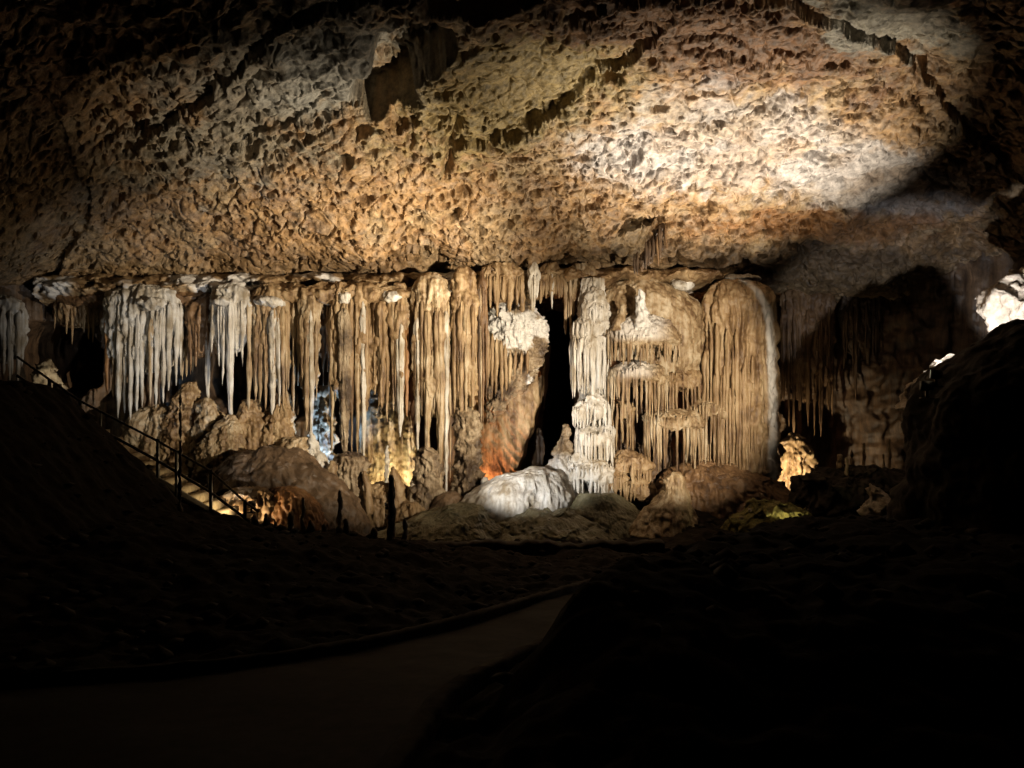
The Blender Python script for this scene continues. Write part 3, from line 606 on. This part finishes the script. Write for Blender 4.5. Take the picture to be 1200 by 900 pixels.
t = thing('flowstone_column', 'tall white tiered column with long white drips, right beside the black passage', 'column', W(695, 600, 21.3))
solid('core', [(696,326,12),(694,360,14),(694,400,17),(694,450,16),(696,455,15),(696,470,18),(696,500,18),(694,545,25),(692,585,28),(690,606,34)], 21.55, M['white'], t, lump=.07, flute=.09, ffreq=7, dr=.7)
tier(t, 697, 336, 366, 384, 17, 21.3, 14, 'white', full=True, lump=.07)
tier(t, 692, 368, 383, 400, 22, 21.25, 14, 'white', full=True, lump=.07)
tier(t, 691, 382, 402, 462, 23, 21.2, 16, 'white', tw=4.6, full=True, lump=.07)
tier(t, 696, 461, 478, 500, 20, 21.0, 15, 'white', full=True, lump=.07)
tier(t, 697, 499, 508, 542, 24, 20.9, 17, 'white', tw=3.4, full=True, lump=.07)
tier(t, 681, 530, 545, 560, 15, 20.7, 8, 'white', full=True, lump=.07)
tier(t, 706, 508, 516, 546, 13, 20.75, 8, 'white', tw=3, full=True, lump=.07)
tier(t, 680, 470, 482, 502, 10, 20.9, 6, 'white', tw=3, full=True, lump=.07)
tier(t, 704, 548, 558, 582, 15, 20.5, 8, 'white', tw=3, full=True, lump=.07)
tier(t, 690, 538, 552, 590, 30, 20.65, 20, 'white', tw=3.2, full=True, lump=.07)
t = thing('flowstone_column', 'domed honey coloured column with shelf on shelf of brown drips and a white spike on top', 'column', W(755, 600, 21.8))
solid('core', [(748,350,20),(750,380,34),(752,430,36),(752,500,36),(748,560,36),(746,610,40)], 22.3, M['umber'], t, lump=.10, flute=.07, dr=.5)  # dark umber puts shade into the gaps between the drips
solid('dome', [(748,326,8),(750,331,28),(754,342,46),(760,356,58),(764,372,66),(768,392,64),(770,420,58),(772,450,50)], 22.1, M['cream'], t, lump=.08, lscale=.5, ripple=.02, rfreq=3, dr=.55)
tier(t, 714, 366, 378, 392, 16, 21.5, 10, 'cream')
c = tier(t, 752, 368, 395, 426, 47, 21.3, 36, 'cream', tw=3.3, dr=.8, mat2='tan', lump=.05, white=lambda V, px, py: .75*sst(45, 12, np.abs(px-748))*sst(402, 392, py))  # cap top whitened in its colour to read as brightly lit
tier(t, 748, 422, 440, 492, 37, 21.2, 28, 'cream', tw=3.4, dr=.85, mat2='tan', lump=.05, white=lambda V, px, py: .5*sst(30, 8, np.abs(px-744))*sst(446, 436, py))  # painted highlight on the top of this lower cap as well
tier(t, 728, 470, 478, 530, 15, 21.4, 10, 'tan', tw=3.2)
tier(t, 806, 394, 402, 428, 22, 22.0, 12, 'tan', tw=3.2, dr=.5)
t2 = thing('flowstone_shelf', 'honey coloured rock shelf with long straight brown drips at mid height of the column', 'rock shelf', W(800, 560, 21.8))
tier(t2, 792, 432, 443, 492, 32, 21.7, 16, 'tan', tw=3.6, dr=.5, mat2='brown')
tier(t2, 835, 428, 440, 480, 34, 21.9, 14, 'tan', tw=3.6, dr=.5, mat2='brown')
tier(t2, 790, 480, 491, 552, 36, 21.3, 22, 'cream', tw=3.8, dr=.7, mat2='tan', lump=.06)
tier(t2, 836, 464, 480, 552, 34, 21.6, 18, 'cream', tw=3.8, dr=.7, mat2='tan', lump=.06)
t3 = thing('flowstone_mound', 'rounded brown dome with short drips at the right foot of the white tiered column', 'mound', W(738, 600, 20.9))
tier(t3, 738, 526, 545, 576, 26, 20.9, 18, 'tan', tw=3.4)
tier(t3, 716, 552, 560, 585, 18, 20.6, 10, 'tan', tw=3)
tier(t3, 748, 560, 570, 592, 20, 20.7, 10, 'tan', tw=3)
mound('stalagmite', 'bright white spike standing on the dome of the honey coloured column', 'stalagmite', [(750,339,1.5),(751,344,3.5),(751,352,5.5),(752,364,6),(753,374,7.5),(754,384,12)], 20.85, 'white', group=None, lump=.05, lscale=.15, popcorn=.015, white=lambda V, px, py: .7+0*px)
mound('stalagmite', 'small dim stub standing left of the white spike on the honey dome', 'stalagmite', [(730,356,1.5),(730,362,3.5),(728,370,5),(724,380,6),(722,388,8)], 20.95, 'cream', group=None, lump=.04, lscale=.15)
mound('flowstone_mound', 'smooth pale greenish skirt under the white tiered column', 'mound', [(700,578,20),(702,586,32),(704,596,43),(708,608,56),(712,632,75)], 20.2, 'pale', lump=.05, lscale=.4, dr=.6)
t = mound('stalagmite', 'chunky cream stalagmite on a broad cone, right of the tiered column', 'stalagmite', [(790,554,4),(790,558,9),(790,566,12),(790,578,15),(786,588,22),(782,602,31),(778,625,44)], 19.6, 'cream', group=None, lump=.07, lscale=.25, flute=.03, ripple=.015)
# big bell column
def stripes(V, px, py):
    w = np.interp(py, [325,340,360,400,560], [870,886,900,904,907])
    d = np.abs(px-w+2.5*fbm(V[:,0]*1.5, V[:,1], V[:,2]*2.5, 3))
    return (.72+.25*fbm(V[:,0]*6, V[:,1]*6, V[:,2]*1.2, 3))*sst(7, 2.5, d)*sst(322, 335, py)
t = thing('flowstone_column', 'big bell shaped tan column with a white stripe down its right side', 'column', W(865, 560, 22))
solid('shaft', [(862,328,12),(863,332,26),(864,340,35),(865,352,40),(866,380,43),(866,440,45),(866,500,45),(866,545,44),(866,562,40)], 21.9, M['tan'], t, lump=.09, lscale=.5, flute=.13, ffreq=4.6, ripple=.0, dr=.8, white=stripes)
for i in range(22):
    x = 826+i*3.7+random.uniform(-1, 1); u = (x-866)/45; yy = 21.9-.8*math.sqrt(max(.02, 1-u*u))
    stalactite(t, x, random.uniform(380, 470), random.uniform(542, 560), random.uniform(3, 6), yy-.02, M['tan'], flute=.01, white=stripes)
t = thing('flowstone_shelf', 'pale striped stack of small rock shelves between the honey dome and the bell shaped column', 'rock shelf', W(812, 420, 22))
for i, (x, y, w) in enumerate([(796,352,14),(806,372,15),(812,390,16),(815,408,16),(822,424,18),(834,384,12),(836,402,12)]):
    solid('ledge', [(x,y,w*.3),(x,y+4,w*.8),(x,y+11,w),(x,y+18,w*.8),(x,y+26,w*.6)], 22.0, M['cream' if i < 4 else 'tan'], t, lump=.07, lscale=.3, flute=.04, dr=.6,
          white=lambda V, px, py: .8*sst(10, 4, np.abs(px-np.interp(py, [350,370,400,430], [795,806,813,815]))))
mound('flowstone_mound', 'low dark brown fluted bank under the bell shaped column', 'mound', [(830,540,14),(832,548,40),(838,558,62),(844,575,80),(850,600,96)], 21.4, 'brown', lump=.08, lscale=.4, flute=.04, dr=.6)
mound('rock_outcrop', 'brightly glowing rock beside the foot of the bell shaped column', 'rock', [(930,508,5),(932,516,11),(934,528,16),(936,540,20),(937,555,22),(938,575,24)], 23.3, 'tan', group=None, lump=.15, lscale=.3, dr=.5)

# right floor things
SG = 'thin stalagmites on the dim right floor'
for lb, x, y0, y1, w, Yq in [('thick squat stalagmite, leftmost on the dim right floor', 984,532,562,9,20.6),('short pale stalagmite touching the squat one', 992,536,556,4,20.2),('knobbed stalagmite just right of the squat one', 998,528,556,4,20.8),
                       ('faint tall stalagmite between the knobbed one and the tiny stub', 1012,519,550,4,21.2),('tiny pale stub of a stalagmite on the right floor', 1025,543,555,4,20.6),('medium stalagmite left of the tallest thin one', 1035,532,556,3,20.8),('tallest thin stalagmite at the right edge of the lit floor', 1042,514,558,4,20.8)]:
    o = solid('stalagmite', [(x,y0,.9),(x,y0+2,w*.35),(x+.5,(y0+y1)/2,w*.45),(x,y1-2,w*.55),(x,y1+12,w*.9)], Yq, M['cream'], lump=.03, lscale=.12); tag(o, lb, 'stalagmite', SG)
mound('boulder', 'yellow green mossy hump glowing low on the right floor', 'rock', [(905,590,8),(905,594,28),(907,602,42),(908,612,52),(910,630,60)], 19.0, 'moss', group=None, lump=.2, lscale=.4, dr=.7)
mound('boulder', 'pale forked rock catching light at the right end of the floor', 'rock', [(1022,570,3),(1025,575,8),(1028,583,14),(1034,592,20),(1040,605,26)], 19.0, 'litrock', group=None, lump=.2, lscale=.3, dr=.7)
mound('boulder', 'greenish round rock right beside the bright lamp glow', 'rock', [(938,557,4),(938,561,8),(939,567,10),(940,576,12)], 20.6, 'rock', group=None, lump=.07, lscale=.25)
mound('rubble_bank', 'dark stony bank under the thin stalagmites', 'rock', [(1010,546,20),(1010,552,46),(1012,560,66),(1010,575,80),(1010,600,90)], 20.6, 'rock', group=None, lump=.16, lscale=.4, dr=.5)
RK = 'loose rocks on the cave floor'
def rock(lb, x, y, w, h, Y, mat='rock'):
    o = solid('loose_rock', [(x,y-h,w*.3),(x,y-h*.8,w*.75),(x,y-h*.2,w),(x,y+h*.5,w*.9),(x,y+h*.8,w*.5)], Y, M[mat], lump=w*Y/1000*.35, lscale=w*Y/1000*1.2, dr=.9, zstep=.015); tag(o, lb, 'rock', RK)
rock('long dark rock at the left of the low wall below the mounds', 560, 646, 34, 7, 17.2)
rock('pale angular rock lying right of the dark rocks', 664, 648, 8, 4, 17.0, 'litrock')
rock('small dark rock left of the pale angular rock', 646, 650, 7, 3, 16.8)
rock('rough grey boulder on the slope below the yellowish mound', 520, 668, 17, 13, 14.5)
rock('small rock in front of the rough grey boulder', 498, 655, 9, 6, 15.0)
rock('tiny pale stone on the dark bank under the bell shaped column', 893, 580, 2.2, 2, 19.6, 'litrock')
rock('tiny yellow stone at the left end of the mossy hump', 869, 607, 2.5, 2, 18.2, 'litrock')
rock('small yellow stone on top of the mossy hump', 879, 598, 2.5, 2.5, 18.3, 'litrock')
rock('flat rock on the dim floor left of the squat stalagmite', 955, 562, 13, 3, 20.2)
rock('low flat slab of rock on the floor left of the forked rock', 985, 570, 12, 3, 19.8)
def rubble(name, n, region, seed, kindmat, smin, smax):
    rg = np.random.default_rng(seed); V = []; F = []
    base = [(0,0,1),(0,0,-.6)]+[(math.cos(a), math.sin(a), .25) for a in np.linspace(0, 2*math.pi, 7)[:-1]]
    for i in range(n):
        while True:
            y = rg.uniform(region[2], region[3]); x = rg.uniform(region[0], region[1])*y/10
            l, r_ = path_edges(y)
            if not (l-.2 < x < r_+.2): break
        sz = smin+(smax-smin)*rg.random()**3; b = len(V); z = float(ground_z(x, y))+CAMZ
        for v in base: q = np.array(v)*sz*rg.uniform(.6, 1.2, 3); V.append((x+q[0], y+q[1], z+q[2]*.7+.02))
        for k in range(6): k2 = (k+1) % 6; F.append((b, b+2+k, b+2+k2)); F.append((b+1, b+2+k2, b+2+k))
    o = link(name, V, np.array(F), M[kindmat], smooth=False, loc=(0, 12, .5)); tag(o, 'scattered stones over the dark cave floor', 'rubble', kind='stuff')
rubble('rubble', 1500, (-8, 6, 5, 20), 3, 'rock', .02, .14)
# low wall edging the cross path
V = []
xs = np.linspace(-1.9, 2.9, 60)
for x in xs:
    hb = .09*float(noise3(x*1.3, 5., 0.))+.05*float(noise3(x*5, 2., 0.))
    for a, b in ((0, -.6), (0, hb), (.03, hb+.03), (.3, hb+.03), (.33, hb), (.33, -.6)): n_ = random.uniform(-.012, .012); V.append((x, 16.2+a+n_, CAMZ-3.06+b+n_))
o = link('low_wall', V, gridf(60, 6)[:, ::-1], M['rock'], smooth=False, loc=(0.5, 16.3, .3)); 
for _ in (0,): tag(o, 'low pale topped stone edging across the floor in front of the mounds', 'low wall')

# silhouetted stalagmites on the left bank
SF = 'dark stalagmites along the crest of the left bank'
for lb, x, y0, y1, w, mat in [('pale thin stalagmite standing below the large smooth dome', 355,583,625,5,'cream'),('pale stout stalagmite in front of the fluted pedestal foot', 398,574,628,7,'cream'),
     ('gnarled dark stalagmite, tallest before the yellowish mound', 458,556,648,9,'umber'),('small dark spike right of the gnarled stalagmite', 474,608,650,7,'umber'),
     ('dark cone just right of the last railing post', 298,603,626,9,'umber'),('second dark cone right of the last railing post', 312,602,626,8,'umber'),('low dark nub between the cones and the dark spike', 322,608,626,6,'umber'),
     ('dark spike left of the pale thin stalagmite', 341,599,626,8,'umber'),('low dark nub right of the pale thin stalagmite', 364,609,628,8,'umber'),('dark round cone right of the pale stout stalagmite', 405,607,632,9,'umber'),
     ('low dark nub between the two pale stalagmites', 380,614,630,8,'umber'),('broken dark stub left of the gnarled stalagmite', 438,618,640,9,'umber'),('thin dark pole of stalagmite left of the middle railing post', 211,462,625,4,'umber')]:
    wn = w/2
    o = solid('stalagmite', [(x,y0,wn*.25),(x,y0+3,wn*.6),(x+.6,y0+(y1-y0)*.35,wn*.8),(x-.4,y0+(y1-y0)*.7,wn*1.0),(x,y1,wn*1.3),(x,y1+10,wn*1.6)], 15.4 if x != 211 else 14.9, M[mat], lump=.035, lscale=.12 if w < 9 else .2, ripple=.02 if w == 9 else 0, rfreq=6); tag(o, lb, 'stalagmite', SF)

# ------------------------------------------------------------------ railing and stairs
YR = 15.6
def RP(px, py, dy=0): return W(px, py, YR)+np.array([0, dy, 0])
t = thing('railing', 'metal handrail with slim posts running down beside the stairs on the left bank', 'railing', RP(190, 560))
tube('handrail', [RP(20, 418), RP(94, 470), RP(185, 517), RP(247, 552), RP(287, 588), RP(303, 600)], .022, M['metal'], t)
tube('mid_rail', [RP(20, 440), RP(94, 490), RP(185, 540), RP(247, 577), RP(287, 607), RP(300, 616)], .026, M['metal'], t)
for x, y0, y1 in [(58,444,484),(94,468,514),(118,482,530),(185,514,574),(207,528,590),(247,550,620),(287,586,632)]:
    tube('post', [RP(x, y1+10), RP(x, y0)], .034 if x != 118 else .02, M['metal'], t)
t = thing('staircase', 'narrow stone stairs descending left to right under the metal railing, lit at the foot', 'stairs', W(180, 600, 16.2))
st = []
n = 17
for i in range(n):
    f = i/(n-1); p = W(40+250*f, 468+148*f, 16.25); st.append((p+np.array([0, 0, -.11]), (.34, 1.1, .22), None))
for i, b in enumerate(st): boxes('step', [b], M['step'], t)
a = W(30, 474, 15.62); b = W(296, 632, 15.62); d = b-a; ang = math.atan2(d[2], d[0]); R = np.array([[math.cos(ang), 0, -math.sin(ang)], [0, 1, 0], [math.sin(ang), 0, math.cos(ang)]])
boxes('stringer', [((a+b)/2, (np.linalg.norm(d), .08, .2), R)], M['kerb'], t)

# lit rocks beyond
o = solid('lit_boulder', [(1195,312,12),(1200,318,22),(1205,330,30),(1215,345,60),(1225,356,74),(1228,368,74),(1226,380,66),(1228,400,60)], 16.5, M['litrock'], lump=.22, lscale=.5, dr=.6); tag(o, 'brightly lit jagged limestone rock above the dark hill at the right edge', 'rock')
o = solid('lit_boulder', [(1112,418,5),(1112,423,12),(1108,432,18),(1102,444,26),(1096,458,36),(1094,480,42)], 15.5, M['litrock'], lump=.14, lscale=.25, dr=.7); tag(o, 'small dazzling rock glimpsed over the shoulder of the dark right hill', 'rock')
o = solid('lit_boulder', [(54,424,4),(54,428,9),(54,435,13),(56,444,15),(58,456,18)], 18.5, M['litrock'], lump=.12, lscale=.2, dr=.7); tag(o, 'small lit rock at the top of the stairs on the far left', 'rock')

# ------------------------------------------------------------------ lamps
def lamp(label, pos, target, power, color, cone=80, blend=.6, size=.06, fixture=True, glass='lens_warm'):
    pos = np.array(pos, float); target = np.array(target, float); d = target-pos; d /= np.linalg.norm(d)
    ld = bpy.data.lights.new('lamp_light', 'SPOT'); ld.energy = power; ld.color = color; ld.spot_size = math.radians(cone); ld.spot_blend = blend; ld.shadow_soft_size = size
    lo = bpy.data.objects.new('lamp_light', ld); COL.objects.link(lo)
    import mathutils
    lo.rotation_euler = mathutils.Vector(d).to_track_quat('-Z', 'Y').to_euler()
    if fixture:
        t = thing('floodlight', label, 'floodlight', pos-np.array([0, 0, .18]), 'floodlights hidden around the cave')
        a = np.cross(d, [0, 0, 1]); a /= np.linalg.norm(a); u = np.cross(a, d); R = np.stack([a, d, u], 1)
        boxes('housing', [(pos-d*.07, (.16, .06, .12), R), (pos-d*.115, (.11, .03, .08), R)], M['metal'], t)
        boxes('bracket', [(pos-d*.07-np.array([0, 0, .10]), (.03, .03, .10), None), (pos-d*.07-np.array([0, 0, .155]), (.15, .09, .015), None)], M['metal'], t)
        boxes('lamp_glass', [(pos-d*.036, (.14, .006, .10), R)], M[glass], t)
        lo.parent = t; lo.location = tuple(pos+d*.02-np.array(t.location))
    else: lo.location = tuple(pos)
    return lo
def fl(px, Y, dz=.25):
    x = (px-600)*Y/1000; return np.array([x, Y, CAMZ+float(ground_z(x, Y))+dz])
WARM = (1, .80, .56); AMB = (1, .72, .42); COOL = (.94, .96, 1.)
rock('dark rock on the floor hiding a lamp, left of the mossy hump', 866, 640, 14, 8, 15.9)
rock('dark rock on the floor in front of the greenish mound', 602, 648, 12, 6, 16.9)
lamp('floodlight at the right end of the dark floor aimed at the pale ceiling', fl(955, 16.8, .25), W(850, 170, 18.4), 9000, (1, .88, .69), 66, 1.)
lamp('floodlight behind the low stone edging aimed up at the middle of the ceiling', fl(760, 17.2, .08), W(610, 190, 18.8), 1700, (1, .84, .60), 64, 1.)
lamp('floodlight behind the low stone edging aimed up at the left ceiling', fl(700, 17.5, .08), W(440, 230, 19.3), 5600, (1, .85, .61), 48, 1.)
lamp('floodlight on the shoulder of the dark right hill aimed at the stalactite curtains', W(1090, 438, 10.7), W(440, 395, 21.5), 12000, (1, .84, .61), 44, .8)
lamp('second floodlight on the shoulder of the dark right hill aimed at the honey coloured column', W(1082, 452, 10.8), W(765, 450, 21.5), 6800, (1, .84, .62), 38, .6)
lamp('cool floodlight behind the gnarled dark stalagmite aimed at the white tiered column', W(459, 592, 15.9), W(655, 515, 21), 1500, (1, .96, .88), 40, .6)
lamp('cool floodlight behind the left bank crest aimed at the white curtains', fl(300, 16.9, .3), W(190, 370, 21.5), 420, (.86, .92, 1), 55, .8)

lamp('small blue floodlight in the niche behind the curtains', W(391, 558, 21.25), W(374, 512, 21.8), 420, (.35, .6, 1.), 120, .6, .03)
lamp('small yellow floodlight behind the fluted pedestal', W(466, 600, 21.9), W(452, 530, 23), 260, (1, .80, .42), 130, .6, .03)
lamp('small orange floodlight behind the lumpy column', W(566, 592, 22.0), W(592, 540, 23.2), 220, (1, .40, .16), 140, .9, .03)
lamp('small warm floodlight at the foot of the bell shaped column', W(917, 566, 22.2), W(924, 556, 23), 240, (1, .80, .5), 130, .7, .03)
lamp('small yellow green floodlight before the mossy hump', W(925, 622, 18.0), W(905, 598, 19), 26, (1, .88, .45), 140, .7, .03)
lamp('small warm floodlight at the foot of the stairs', W(291, 590, 15.9), W(240, 578, 16.25), 70, (1, .78, .45), 110, .7, .03)
lamp('warm floodlight behind the left bank aimed at the large smooth dome', fl(262, 17.4, .2), W(330, 560, 19.3), 120, (1, .72, .42), 100, .8, .04)
lamp('tiny added fill light on the left bank beside the gnarled dark stalagmite', W(425, 634, 14.9), W(375, 598, 15.4), 9, (1, .82, .6), 90, .8, .02)  # added lamp, only there to brighten the pale stalagmites
lamp('floodlight behind the dark right hill aimed at the lit boulder', W(1160, 415, 14.5), W(1203, 366, 16.5), 800, (.95, .96, 1), 40, .3, .03)
lamp('floodlight low behind the dark right hill beside the small dazzling rock', W(1128, 458, 13.8), W(1108, 430, 15.5), 900, (.95, .96, 1), 46, .6, .03)
lamp('tiny floodlight at the top of the stairs', W(66, 452, 17.8), W(54, 435, 18.5), 14, (1, .88, .6), 120, .6, .02)
lamp('small floodlight lying on the right floor, its glass shining', W(1040, 611, 17.0), W(1010, 600, 16.0), 40, (1, .92, .75), 120, .7, .03, glass='lens_hot')

# ------------------------------------------------------------------ world, camera, view
w = bpy.data.worlds.new("World"); scene.world = w; w.use_nodes = True
w.node_tree.nodes['Background'].inputs[0].default_value = (0, 0, 0, 1); w.node_tree.nodes['Background'].inputs[1].default_value = 0
cam = bpy.data.cameras.new('Camera'); co = bpy.data.objects.new('Camera', cam); COL.objects.link(co)
co.location = (0, 0, CAMZ); co.rotation_euler = (math.radians(90), 0, 0)
cam.sensor_width = 36; cam.lens = 36*1000/1200; cam.clip_end = 200; cam.clip_start = .05
scene.camera = co
scene.view_settings.view_transform = 'Standard'; scene.view_settings.look = 'None'; scene.view_settings.exposure = 0; scene.view_settings.gamma = 1
scene.cycles.use_denoising = True
scene.cycles.max_bounces = 5; scene.cycles.diffuse_bounces = 1; scene.cycles.glossy_bounces = 2
scene.cycles.sample_clamp_indirect = 3.0
